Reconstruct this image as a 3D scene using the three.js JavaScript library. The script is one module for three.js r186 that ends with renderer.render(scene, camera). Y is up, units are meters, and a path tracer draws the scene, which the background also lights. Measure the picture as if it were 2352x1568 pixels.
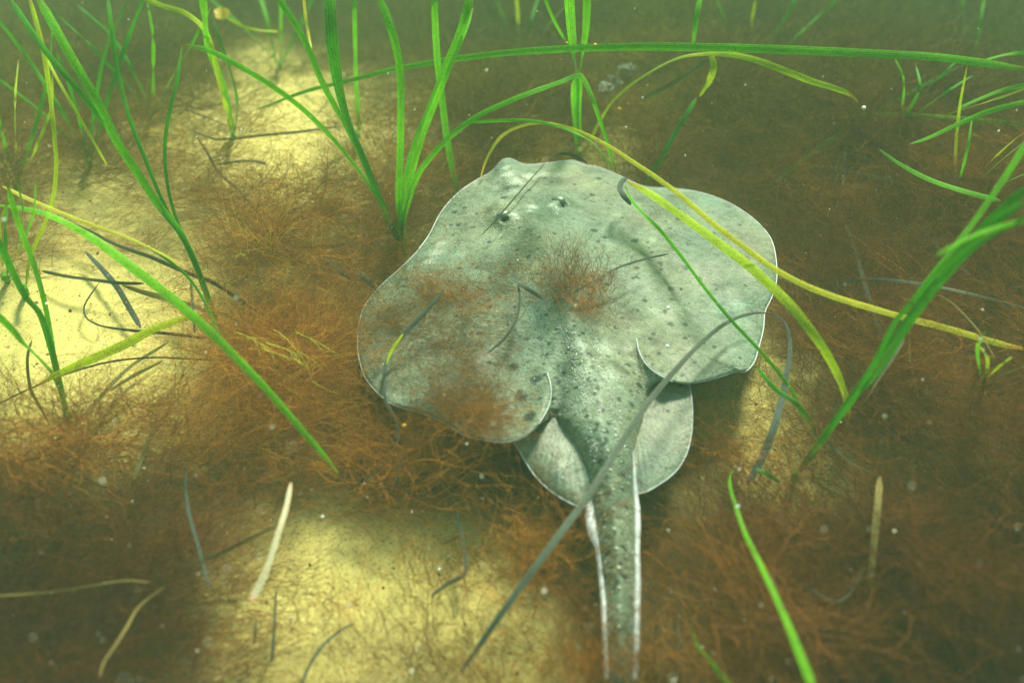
import * as THREE from 'three';
import { mergeGeometries } from 'three/addons/utils/BufferGeometryUtils.js';
import { ImprovedNoise } from 'three/addons/math/ImprovedNoise.js';

// ---------------------------------------------------------------- camera, sky, sun, exposure
const scene = new THREE.Scene();
const PITCH = 39 * Math.PI / 180, DIST = 1.15, FOV = 36;
const camera = new THREE.PerspectiveCamera(FOV, 1024 / 682, 0.02, 60);
camera.position.set(0, DIST * Math.sin(PITCH), DIST * Math.cos(PITCH));
camera.lookAt(0, 0, 0);
camera.updateMatrixWorld();
camera.focus = 1.12; camera.userData.fStop = 3.2;
scene.add(camera);

{ // light that reaches the sea bed through green coastal water: brightest overhead, dim and green to the sides
  const W = 64, H = 32, d = new Float32Array(W * H * 4);
  for (let j = 0; j < H; j++) for (let i = 0; i < W; i++) {
    const el = (j + 0.5) / H * Math.PI - Math.PI / 2, s = Math.max(0, Math.sin(el)), o = (j * W + i) * 4;
    const k = 0.25 + 0.75 * s * s;
    d[o] = 0.66 * k; d[o + 1] = 0.95 * k; d[o + 2] = 0.98 * k; d[o + 3] = 1;
    if (el < 0) { d[o] = 0.07; d[o + 1] = 0.12; d[o + 2] = 0.09; }
  }
  const t = new THREE.DataTexture(d, W, H, THREE.RGBAFormat, THREE.FloatType);
  t.mapping = THREE.EquirectangularReflectionMapping; t.magFilter = THREE.LinearFilter; t.needsUpdate = true;
  scene.background = t; scene.environment = t;
  scene.backgroundIntensity = 0.4; scene.environmentIntensity = 0.4;
}
const SUN = new THREE.Vector3(0.22, 0.743, -0.63).normalize();
const sun = new THREE.DirectionalLight(new THREE.Color(1.0, 0.99, 0.74), 4.4);
sun.position.copy(SUN).multiplyScalar(4); sun.castShadow = true; sun.shadow.radius = 22;
Object.assign(sun.shadow.camera, { left: -2, right: 2, top: 2, bottom: -2, near: 0.1, far: 12 });
sun.shadow.mapSize.set(2048, 2048);
scene.add(sun, sun.target);
scene.fog = new THREE.FogExp2(new THREE.Color(0.46, 0.95, 0.56), 0.092);

const renderer = new THREE.WebGLRenderer({ antialias: true });
renderer.setSize(1024, 682);
renderer.toneMapping = THREE.LinearToneMapping;
renderer.toneMappingExposure = 1.95;
renderer.shadowMap.enabled = true;

// ---------------------------------------------------------------- helpers
function rng(seed) { let a = seed >>> 0; return () => { a = (a + 0x6D2B79F5) >>> 0; let t = a; t = Math.imul(t ^ (t >>> 15), t | 1); t ^= t + Math.imul(t ^ (t >>> 7), t | 61); return ((t ^ (t >>> 14)) >>> 0) / 4294967296; }; }
const clamp = (x, a = 0, b = 1) => Math.min(b, Math.max(a, x)), lerp = (a, b, t) => a + (b - a) * t;
const sstep = (a, b, x) => { const t = clamp((x - a) / (b - a)); return t * t * (3 - 2 * t); };
const perlin = new ImprovedNoise();
const noise = (x, y, z = 0.37) => perlin.noise(x, y, z);
const fbm = (x, y, z = 0.37, o = 4) => { let s = 0, a = 0.5; for (let i = 0; i < o; i++) { s += a * noise(x, y, z + i * 7.1); x *= 2.03; y *= 2.03; a *= 0.5; } return s; };
const R0 = new THREE.Vector3(), U0 = new THREE.Vector3(), F0 = new THREE.Vector3();
camera.matrixWorld.extractBasis(R0, U0, F0); F0.negate();
const TY = Math.tan(FOV * Math.PI / 360), TX = TY * 1.5, VW = 2352, VH = 1568;
const Z_DROP = -0.45, DROP = 0.25, bedY = (z) => Math.min(0, (z - Z_DROP) * DROP); // level bed; far downslope added to thicken the haze there
// the point at height h above the bed on the line of sight through (x, y) of the survey grid, and back
function P(x, y, h) {
  const nx = x / VW * 2 - 1, ny = 1 - y / VH * 2;
  const d = F0.clone().addScaledVector(R0, nx * TX).addScaledVector(U0, ny * TY);
  const p = camera.position.clone().addScaledVector(d, (h - camera.position.y) / d.y);
  if (p.z >= Z_DROP) return p;
  return camera.position.clone().addScaledVector(d, (h + DROP * (camera.position.z - Z_DROP) - camera.position.y) / (d.y - DROP * d.z)); // on the added downslope beyond
}
function toView(p) {
  const q = p.clone().sub(camera.position), z = q.dot(F0);
  return [(q.dot(R0) / z / TX + 1) / 2 * VW, (1 - q.dot(U0) / z / TY) / 2 * VH, z];
}
const perView = (p) => p.clone().sub(camera.position).dot(F0) * TX * 2 / VW; // metres per survey unit there
const used = {};
function numbered(n) { const k = used[n] = (used[n] ?? -1) + 1; return k ? `${n}_${String(k).padStart(3, '0')}` : n; }
function tag(o, label, category, group, kind) {
  o.userData.label = label; if (category) o.userData.category = category;
  if (group) o.userData.group = group; if (kind) o.userData.kind = kind; return o;
}
function top(o, name) { o.name = numbered(name); scene.add(o); shadows(o); return o; }
function shadows(o) { o.traverse((m) => { if (m.isMesh) { m.castShadow = true; m.receiveShadow = true; } }); }
function mesh(name, geo, mat, parent) { const m = new THREE.Mesh(geo, mat); m.name = name; m.castShadow = m.receiveShadow = true; if (parent) parent.add(m); return m; }
function grid(nu, nv, f, closeU = false) { // indexed surface over [0,1]x[0,1]
  const pos = [], uv = [], idx = [];
  for (let j = 0; j <= nv; j++) for (let i = 0; i <= nu; i++) { const p = f(i / nu, j / nv); pos.push(p.x, p.y, p.z); uv.push(i / nu, j / nv); }
  for (let j = 0; j < nv; j++) for (let i = 0; i < nu; i++) { const a = j * (nu + 1) + i, b = a + 1, c = a + nu + 1, d = c + 1; idx.push(a, c, b, b, c, d); }
  const g = new THREE.BufferGeometry();
  g.setAttribute('position', new THREE.Float32BufferAttribute(pos, 3)); g.setAttribute('uv', new THREE.Float32BufferAttribute(uv, 2)); g.setIndex(idx); g.computeVertexNormals();
  return g;
}
function dataTex(w, h, f, srgb) {
  const d = new Uint8Array(w * h * 4), c = [0, 0, 0];
  const s = (v) => { v = clamp(v); return srgb ? (v <= 0.0031308 ? 12.92 * v : 1.055 * Math.pow(v, 1 / 2.4) - 0.055) : v; };
  for (let j = 0; j < h; j++) for (let i = 0; i < w; i++) { f(i, j, c); const o = (j * w + i) * 4; d[o] = s(c[0]) * 255; d[o + 1] = s(c[1]) * 255; d[o + 2] = s(c[2]) * 255; d[o + 3] = 255; }
  const t = new THREE.DataTexture(d, w, h, THREE.RGBAFormat); t.wrapS = t.wrapT = THREE.RepeatWrapping; t.magFilter = THREE.LinearFilter; t.minFilter = THREE.LinearMipmapLinearFilter; t.generateMipmaps = true;
  if (srgb) t.colorSpace = THREE.SRGBColorSpace; t.needsUpdate = true; return t;
}

// ---------------------------------------------------------------- where the algae lie (0 bare sand .. 9 thick), 18 x 12 cells over the survey grid
const DENS = [
  '456433454688665555', '455211355667778766', '444301466535778777', '424521555566677777', '533465665555667777', '001266566666688766',
  '011377777776447877', '232477788876425777', '677777788777643677', '888863323677888888', '999531113678999999', '999734564578999999',
].map((s) => [...s].map(Number));
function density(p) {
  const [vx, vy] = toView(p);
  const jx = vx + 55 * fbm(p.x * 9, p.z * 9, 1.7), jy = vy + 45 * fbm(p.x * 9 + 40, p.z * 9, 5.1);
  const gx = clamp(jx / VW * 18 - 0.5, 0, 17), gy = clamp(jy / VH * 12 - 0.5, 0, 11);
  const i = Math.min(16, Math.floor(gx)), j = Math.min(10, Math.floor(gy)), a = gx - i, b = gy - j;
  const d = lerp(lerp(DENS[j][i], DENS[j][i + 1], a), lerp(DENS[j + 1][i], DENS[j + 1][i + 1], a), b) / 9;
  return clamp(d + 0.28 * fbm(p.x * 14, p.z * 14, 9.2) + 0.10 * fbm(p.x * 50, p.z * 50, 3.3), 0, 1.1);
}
const BURROW = P(745, 482, 0);
function groundY(x, z) { return bedY(Math.max(z, -5)) + relief(x, z); }
function relief(x, z) {
  const b = Math.hypot(x - BURROW.x, z - BURROW.z);
  return 0.0014 * Math.sin(z * 210 + x * 60 + 5 * fbm(x * 8, z * 8, 3)) * sstep(-0.3, 0.3, fbm(x * 5, z * 5, 8)) + 0.011 * fbm(x * 4, z * 4, 2.2, 3) + 0.002 * noise(x * 30 + z * 12, z * 30) + 0.004 * Math.exp(-((b - 0.035) ** 2) / 0.0003) - 0.022 * Math.exp(-(b * b) / 0.00022);
}

// ---------------------------------------------------------------- sea bed: one sheet of sand that runs on beyond what the water lets through
const rs = rng(11);
const sandTex = dataTex(1024, 1024, (i, j, c) => {
  const n = 0.5 * noise(i / 90, j / 90) + 0.3 * noise(i / 23, j / 23), g = rs();
  const cell = ((Math.imul((i >> 2) * 73856093 ^ (j >> 2) * 19349663, 2654435761) >>> 8) & 1023) / 1023, cl2 = ((Math.imul((i >> 3) * 83492791 ^ (j >> 3) * 2971215, 2246822519) >>> 8) & 1023) / 1023;
  const k = 0.84 + 0.14 * n + 0.2 * (g - 0.5) + 0.26 * (cell - 0.5) + 0.12 * (cl2 - 0.5) + (cell > 0.97 ? 0.15 : 0) - (cell < 0.025 ? 0.45 : 0);
  c[0] = k; c[1] = k * (0.985 + 0.02 * n); c[2] = k * (0.93 + 0.1 * n);
}, true);
const sandBump = dataTex(512, 512, (i, j, c) => { const v = 0.5 + 0.22 * fbm(i / 60, j / 60, 4, 5) + 0.25 * (rs() - 0.5) + 0.12 * noise(i / 30, j / 9); c[0] = c[1] = c[2] = v; });
{
  const N = 420, pos = [], uv = [], col = [], idx = [];
  const w = (t) => 1.15 * t + 13 * Math.pow(Math.abs(t), 9) * Math.sign(t);
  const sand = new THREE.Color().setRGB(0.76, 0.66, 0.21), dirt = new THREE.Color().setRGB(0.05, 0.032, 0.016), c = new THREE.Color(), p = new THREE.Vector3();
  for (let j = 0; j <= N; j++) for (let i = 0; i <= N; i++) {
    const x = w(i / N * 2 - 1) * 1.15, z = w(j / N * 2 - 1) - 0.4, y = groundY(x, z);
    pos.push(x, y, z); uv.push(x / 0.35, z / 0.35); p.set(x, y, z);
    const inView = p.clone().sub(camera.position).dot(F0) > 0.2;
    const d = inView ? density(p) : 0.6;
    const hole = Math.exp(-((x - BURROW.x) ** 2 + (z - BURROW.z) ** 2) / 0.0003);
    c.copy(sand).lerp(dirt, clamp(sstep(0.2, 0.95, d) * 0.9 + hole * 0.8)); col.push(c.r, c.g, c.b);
  }
  for (let j = 0; j < N; j++) for (let i = 0; i < N; i++) { const a = j * (N + 1) + i; idx.push(a, a + N + 1, a + 1, a + 1, a + N + 1, a + N + 2); }
  const g = new THREE.BufferGeometry(); g.setAttribute('position', new THREE.Float32BufferAttribute(pos, 3)); g.setAttribute('uv', new THREE.Float32BufferAttribute(uv, 2)); g.setAttribute('color', new THREE.Float32BufferAttribute(col, 3)); g.setIndex(idx); g.computeVertexNormals();
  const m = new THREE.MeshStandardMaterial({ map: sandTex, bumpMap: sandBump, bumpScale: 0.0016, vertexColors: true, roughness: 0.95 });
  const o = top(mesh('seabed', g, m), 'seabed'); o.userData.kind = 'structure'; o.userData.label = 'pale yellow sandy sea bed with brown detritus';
}

// ---------------------------------------------------------------- the skate (a flat ray) hovering over the bed
const OUT = [ // outline in survey units with the height of the fin edge
  [1197, 375, .066], [1213, 378, .066], [1263, 374, .064], [1318, 369, .062], [1343, 378, .062], [1372, 383, .062], [1420, 402, .062], [1480, 428, .062], [1550, 433, .064], [1600, 440, .068], [1650, 455, .07], [1700, 480, .072], [1745, 515, .072], [1772, 550, .072], [1783, 595, .07], [1784, 645, .066], [1774, 681, .064], [1758, 716, .064], [1754, 755, .066], [1742, 803, .068], [1732, 833, .069], [1714, 852, .0695], [1692, 853, .070], [1652, 866, .072], [1610, 876, .074], [1577, 880, .076], [1545, 875, .077], [1522, 872, .076], [1500, 884, .070], [1486, 912, .058], [1472, 950, .054], [1430, 976, .070], [1380, 980, .071], [1330, 978, .070], [1292, 968, .056], [1268, 963, .062], [1250, 968, .075], [1232, 980, .081], [1208, 1000, .08], [1180, 1012, .076], [1150, 1015, .074], [1110, 1010, .072], [1067, 999, .07], [1015, 968, .066], [964, 947, .066], [930, 938, .07], [894, 924, .07], [865, 900, .066], [840, 869, .06], [826, 830, .056], [821, 789, .052], [824, 745, .05], [834, 709, .05], [852, 682, .052], [874, 656, .056], [910, 624, .06], [947, 589, .062], [966, 566, .062], [985, 540, .062], [1013, 487, .062], [1052, 443, .062], [1097, 412, .062], [1127, 395, .064], [1142, 380, .07], [1153, 368, .074], [1164, 364, .075], [1177, 366, .073],
];
const SPINE = [[1222, 420], [1232, 480], [1270, 600], [1312, 740], [1352, 850], [1392, 1000], [1409, 1150], [1420, 1300], [1427, 1500], [1428, 1660]];
function spineX(y) { for (let i = 0; i < SPINE.length - 1; i++) if (y <= SPINE[i + 1][1]) { const a = SPINE[i], b = SPINE[i + 1]; return lerp(a[0], b[0], (y - a[1]) / (b[1] - a[1])); } return 1428; }
const EYES = [[1157, 492], [1283, 459]];
const outC = new THREE.CatmullRomCurve3(OUT.map((o) => new THREE.Vector3(o[0], o[1], o[2] * 1000)), true, 'centripetal');
const NA = 360, outPts = outC.getSpacedPoints(NA);
const CX = 1300, CY = 680;
const LOBES = [[[1452, 760], [1462, 778], [1468, 806], [1482, 833], [1500, 851], [1520, 864], [1545, 876]], [[1240, 830], [1257, 856], [1264, 880], [1266, 905], [1262, 928], [1252, 950], [1238, 972]]];
function lobeStep(x, y) { // the free inner edges of the two wings lie a little proud of the back
  let h = 0;
  LOBES.forEach((L, k) => { let bd = 1e9, side = 0, along = 0; for (let i = 0; i < L.length - 1; i++) { const [ax, ay] = L[i], [bx, by] = L[i + 1], t = clamp(((x - ax) * (bx - ax) + (y - ay) * (by - ay)) / ((bx - ax) ** 2 + (by - ay) ** 2)), d = Math.hypot(x - ax - (bx - ax) * t, y - ay - (by - ay) * t); if (d < bd) { bd = d; side = ((bx - ax) * (y - ay) - (by - ay) * (x - ax)); along = (i + t) / (L.length - 1); } }
    const lobe = k ? side > 0 : side < 0, f = sstep(0, 0.45, along) * sstep(1, 0.9, along * 0.95); h += 0.004 * (lobe ? Math.exp(-bd / 36) : Math.exp(-bd / 7)) * f; });
  return h;
}
function discTop(x, y, t, he) {
  const dx = x - spineX(y), s = 1 - t * t;
  let h = lerp(he, 0.083, Math.pow(s, 0.5));
  h += 0.016 * Math.exp(-(dx * dx) / (85 * 85)) * sstep(380, 560, y) * Math.min(1, s * 3 + sstep(700, 800, y)) ;
  h += 0.004 * Math.exp(-(dx * dx) / (24 * 24)) * sstep(560, 660, y) * s;
  for (const [ex, ey] of EYES) { const q = Math.hypot((x - ex) / 1.0, (y - ey - 2) / 0.8); h += 0.011 * Math.exp(-(q * q) / (30 * 30)); const sp = Math.hypot(x - ex - (x > 1220 ? 12 : 2), y - ey - 12); h -= 0.007 * Math.exp(-(sp * sp) / 60); }
  h += 0.0025 * noise(x / 70, y / 70, 3.1) * Math.min(1, 3 * s) + 0.003 * Math.sin(x / 46 + y / 90) * t * t * s * 2;
  // branchial folds each side of the back
  h += 0.0012 * Math.exp(-((Math.abs(dx) - 130) ** 2) / 1400) * s;
  if (y > 740) { const tr = trunkTop(x, y); if (tr !== null) { const q = tr - 0.0012, d = (h - q) / 0.004; h = q + 0.004 * Math.log(1 + Math.exp(clamp(d, -30, 30))); const [, l, r] = trunkRow(y), au = Math.abs(x - (l + r) / 2) / (r - l) * 2; h = lerp(h, q, sstep(790, 905, y) * sstep(1, 0.55, au)); } h += lobeStep(x, y) * (tr !== null && y > 915 ? 0.3 : 1); if (tr !== null) h = lerp(h, Math.min(h, tr - 0.003), sstep(0.9, 0.98, t) * sstep(915, 950, y)); }
  return h;
}
function inDisc(x, y) { let c = false; for (let i = 0, j = NA - 1; i < NA; j = i++) { const a = outPts[i], b = outPts[j]; if ((a.y > y) !== (b.y > y) && x < (b.x - a.x) * (y - a.y) / (b.y - a.y) + a.x) c = !c; } return c; }
function edgeDist(x, y) { let m = 1e9; for (let i = 0; i < NA; i += 2) m = Math.min(m, Math.hypot(outPts[i].x - x, outPts[i].y - y)); return m; }
function skinAt(x, y) { // height of the back at survey (x, y)
  const a = Math.atan2(y - CY, x - CX); let best = 0, bd = 9;
  for (let i = 0; i < NA; i++) { let d = Math.abs(Math.atan2(outPts[i].y - CY, outPts[i].x - CX) - a); if (d > Math.PI) d = 2 * Math.PI - d; if (d < bd) { bd = d; best = i; } }
  const o = outPts[best], t = clamp(Math.hypot(x - CX, y - CY) / Math.hypot(o.x - CX, o.y - CY));
  let h = discTop(x, y, t, o.z / 1000);
  const tr = trunkTop(x, y); return Math.max(h, tr ?? 0);
}
const TRUNK = [ // y, left, right, height of the ridge, height of the flanks
  [700, 1235, 1370, .066, .05], [780, 1240, 1420, .088, .058], [830, 1246, 1474, .0945, .068], [870, 1256, 1486, .0940, .069], [910, 1262, 1486, .0920, .067], [960, 1274, 1478, .0895, .066], [1000, 1306, 1464, .0870, .064], [1040, 1329, 1456, .0835, .061], [1115, 1350, 1458, .073, .052], [1190, 1364, 1463, .067, .048], [1270, 1375, 1463, .06, .043], [1360, 1385, 1463, .053, .038], [1430, 1389, 1461, .050, .036], [1500, 1393, 1459, .044, .030], [1580, 1396, 1456, .034, .022], [1660, 1402, 1452, .026, .016], [1760, 1410, 1448, .022, .014]];
function trunkRow(y) { let i = 0; while (i < TRUNK.length - 2 && y > TRUNK[i + 1][0]) i++; const a = TRUNK[i], b = TRUNK[i + 1], t = clamp((y - a[0]) / (b[0] - a[0])); return a.map((v, k) => lerp(v, b[k], t)); }
function trunkTop(x, y) { if (y < 780) return null; const [, l, r, ht, hs] = trunkRow(y), u = (x - (l + r) / 2) / (r - l) * 2; if (Math.abs(u) > 1) return null; return hs + (ht - hs) * Math.pow(1 - u * u, 0.75); }

const SKATE = new THREE.Group();
SKATE.position.copy(P(1330, 800, 0)); const SK0 = SKATE.position.clone();
const TEXX = 0.66, TEXZ = 0.92;
function toLocal(g) { // into the skate's own frame, texture laid flat over its back in metres
  const p = g.attributes.position, uv = [];
  for (let i = 0; i < p.count; i++) { p.setXYZ(i, p.getX(i) - SK0.x, p.getY(i) - SK0.y, p.getZ(i) - SK0.z); uv.push(p.getX(i) / TEXX + 0.5, p.getZ(i) / TEXZ + 0.42); }
  g.setAttribute('uv', new THREE.Float32BufferAttribute(uv, 2)); g.computeVertexNormals(); return g;
}
function sheet(center, pts, topH, thick, nr) { // closed thin body over an outline: upper and lower face
  const n = pts.length;
  const at = (u) => pts[Math.round(u * n) % n];
  const side = (low) => grid(n, nr, (u, v) => {
    const o = at(low ? 1 - u : u), t = Math.sqrt(v) * 0.0 + v, x = lerp(center[0], o.x, t), y = lerp(center[1], o.y, t), h = topH(x, y, t, o.z / 1000);
    return P(x, y, h - (low ? 0.0012 + thick * (1 - Math.pow(t, 3)) : 0) * (t > 0.999 ? 0 : 1));
  });
  return [side(false), side(true)].map((g) => { g.index.array.reverse(); return g; });
}
const spots = [];
const V5 = (X, Y) => [784 + X / 3, 522.7 + Y / 3];
for (const [X, Y, r] of [[1815, 65, 26], [2020, 90, 30], [1500, 190, 16], [1210, 155, 16], [2270, 420, 28], [2090, 500, 24], [2035, 275, 22], [1935, 620, 20], [1890, 685, 22], [2040, 570, 18], [2150, 730, 22], [2270, 665, 30], [2370, 665, 26], [1020, 540, 24], [1665, 725, 22], [1670, 780, 22], [1705, 875, 26], [1730, 960, 26], [1755, 1050, 22], [1765, 1105, 24], [1790, 1265, 28], [1820, 1410, 26], [1490, 1065, 26], [1980, 945, 18], [1975, 1000, 18], [1555, 850, 22], [1235, 1170, 50], [1340, 1040, 50], [1190, 960, 36], [1430, 800, 18], [1360, 755, 16], [1230, 750, 16], [1285, 765, 16], [930, 1095, 30], [1300, 1300, 60], [1100, 1250, 40], [1840, 1350, 20], [1600, 640, 20], [1480, 700, 14]]) spots.push([...V5(X, Y), r / 3.6]);
const rsp = rng(5);
for (let i = 0; i < 520; i++) { const x = 960 + rsp() * 780, y = 400 + rsp() * 570, dx = Math.abs(x - spineX(y)); if (rsp() < 1.15 - dx / 420) spots.push([x, y, 2 + rsp() * rsp() * 7]); }
for (let i = 0; i < 40; i++) { const y = 950 + rsp() * 550; spots.push([spineX(y) + (rsp() - 0.5) * 70, y, 3 + rsp() * 4]); }
const SKW = 1400, SKH = 1952;
function skinTexture() {
  const A = new Float32Array(SKW * SKH * 3), rr = rng(77), inv = [SKW / TEXX, SKH / TEXZ];
  for (let j = 0; j < SKH; j++) for (let i = 0; i < SKW; i++) {
    const x = i / SKW * TEXX, z = j / SKH * TEXZ, m = fbm(x * 22, z * 22, 1.1, 4), f = noise(x * 330, z * 330, 6), g = rr() - 0.5, o = (j * SKW + i) * 3;
    const warm = 0.5 + 0.9 * fbm(x * 9 + 7, z * 9, 8.8, 3), k = 1.12 + 0.75 * m + 0.35 * f + 0.25 * g + 0.35 * noise(x * 120, z * 120, 3);
    A[o] = k * lerp(0.112, 0.232, warm); A[o + 1] = k * lerp(0.20, 0.242, warm); A[o + 2] = k * lerp(0.155, 0.15, warm);
  }
  const stamp = (vx, vy, h, rM, fn) => { const p = P(vx, vy, h).sub(SK0), cx = (p.x / TEXX + 0.5) * SKW, cy = (p.z / TEXZ + 0.42) * SKH, R = rM * inv[0] * 2.2; for (let j = Math.floor(cy - R); j <= cy + R; j++) for (let i = Math.floor(cx - R); i <= cx + R; i++) { if (i < 0 || j < 0 || i >= SKW || j >= SKH) continue; const q = Math.hypot(i - cx, j - cy) / (rM * inv[0]); fn((j * SKW + i) * 3, q, i, j); } };
  for (const [x, y, r] of spots) { const h = skinAt(x, y), R = r * perView(P(x, y, h)); stamp(x, y, h, R, (o, q, i, j) => { const a = 0.9 * (1 - sstep(0.55, 1.4, q + 0.45 * noise(i / 7, j / 7, 2))); A[o] = lerp(A[o], 0.018, a); A[o + 1] = lerp(A[o + 1], 0.042, a); A[o + 2] = lerp(A[o + 2], 0.036, a); }); }
  const rk = rng(58);
  for (let n = 0; n < 90; n++) { const x = 860 + rk() * 880, y = 400 + rk() * 560; if (!inDisc(x, y)) continue; const h = skinAt(x, y), R = (9 + rk() * 18) * perView(P(x, y, h)), al = 0.25 + 0.3 * rk(), lt = rk() < 0.4; stamp(x, y, h, R, (o, q, i, j) => { const a = al * (1 - sstep(0.2, 1.5, q + 0.8 * noise(i / 16, j / 16, n))); for (let k = 0; k < 3; k++) A[o + k] *= lt ? 1 + 0.9 * a : 1 - 0.8 * a; }); }
  for (let n = 0; n < NA; n += 2) { const e = outPts[n], x = lerp(CX, e.x, 0.985), y = lerp(CY, e.y, 0.985), R = 9 * perView(P(x, y, e.z / 1000)); stamp(x, y, e.z / 1000, R, (o, q, i, j) => { const a = 0.16 * (1 - sstep(0.1, 1.3, q + 0.5 * noise(i / 9, j / 9, 3))); A[o] = lerp(A[o], 0.42, a); A[o + 1] = lerp(A[o + 1], 0.52, a); A[o + 2] = lerp(A[o + 2], 0.52, a); }); }
  const pale = (x, y, r, s, c = [0.78, 0.86, 0.74]) => { const h = skinAt(x, y), R = r * perView(P(x, y, h)); stamp(x, y, h, R, (o, q, i, j) => { const a = s * (1 - sstep(0.3, 1.5, q + 0.7 * noise(i / 11, j / 11, 5))) * sstep(-0.12, 0.42, noise(i / 2.2 + j / 5, j / 2.6, 8) + 0.35 * (1 - q)); for (let k = 0; k < 3; k++) A[o + k] = lerp(A[o + k], c[k], clamp(a)); }); };
  pale(1223, 474, 15, 1); pale(1216, 484, 9, 0.9); pale(1266, 470, 12, 0.9); pale(1278, 477, 9, 0.9); pale(1298, 462, 8, 0.7); pale(1180, 492, 10, 0.9); pale(1188, 500, 8, 0.8); pale(1143, 490, 6, 0.6);
  for (const [x, y, r, s] of [[1165, 400, 22, .8], [1185, 415, 24, .9], [1160, 385, 14, .6], [1215, 405, 22, .75], [1250, 400, 20, .6], [1285, 400, 20, .5], [1140, 430, 18, .4], [1180, 440, 20, .5], [1000, 580, 22, .6], [985, 600, 18, .5], [1012, 560, 16, .5], [1555, 705, 26, .5], [1230, 510, 30, .25], [1330, 790, 24, .45], [1390, 800, 26, .5], [1345, 860, 26, .45], [1400, 860, 26, .5], [1350, 920, 24, .4], [1300, 1035, 22, .55], [1290, 1080, 26, .5], [1330, 1080, 16, .4]]) pale(x, y, r, s);
  return dataTex(SKW, SKH, (i, j, c) => { const o = (j * SKW + i) * 3; c[0] = A[o]; c[1] = A[o + 1]; c[2] = A[o + 2]; }, true);
}
const skinBump = dataTex(512, 512, (i, j, c) => { const v = 0.5 + 0.25 * noise(i / 5, j / 5, 2) + 0.2 * noise(i / 14, j / 14, 4) + 0.12 * (rs() - 0.5); c[0] = c[1] = c[2] = clamp(v); });
skinBump.repeat.set(5, 7);
const skinMap = skinTexture();
const skin = new THREE.MeshPhysicalMaterial({ map: skinMap, bumpMap: skinBump, bumpScale: 0.0024, roughness: 0.48, specularIntensity: 0.5, clearcoat: 0.08, clearcoatRoughness: 0.3 });
const finSkin = new THREE.MeshPhysicalMaterial({ map: skinMap, bumpMap: skinBump, bumpScale: 0.001, roughness: 0.5, transmission: 0.2, thickness: 0 });
const paleEdge = new THREE.MeshPhysicalMaterial({ color: new THREE.Color().setRGB(0.78, 0.86, 0.90), roughness: 0.4, transmission: 0.3, thickness: 0 });
const pts3 = (a) => a.map((o) => new THREE.Vector3(o[0], o[1], o[2] * 1000));
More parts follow.
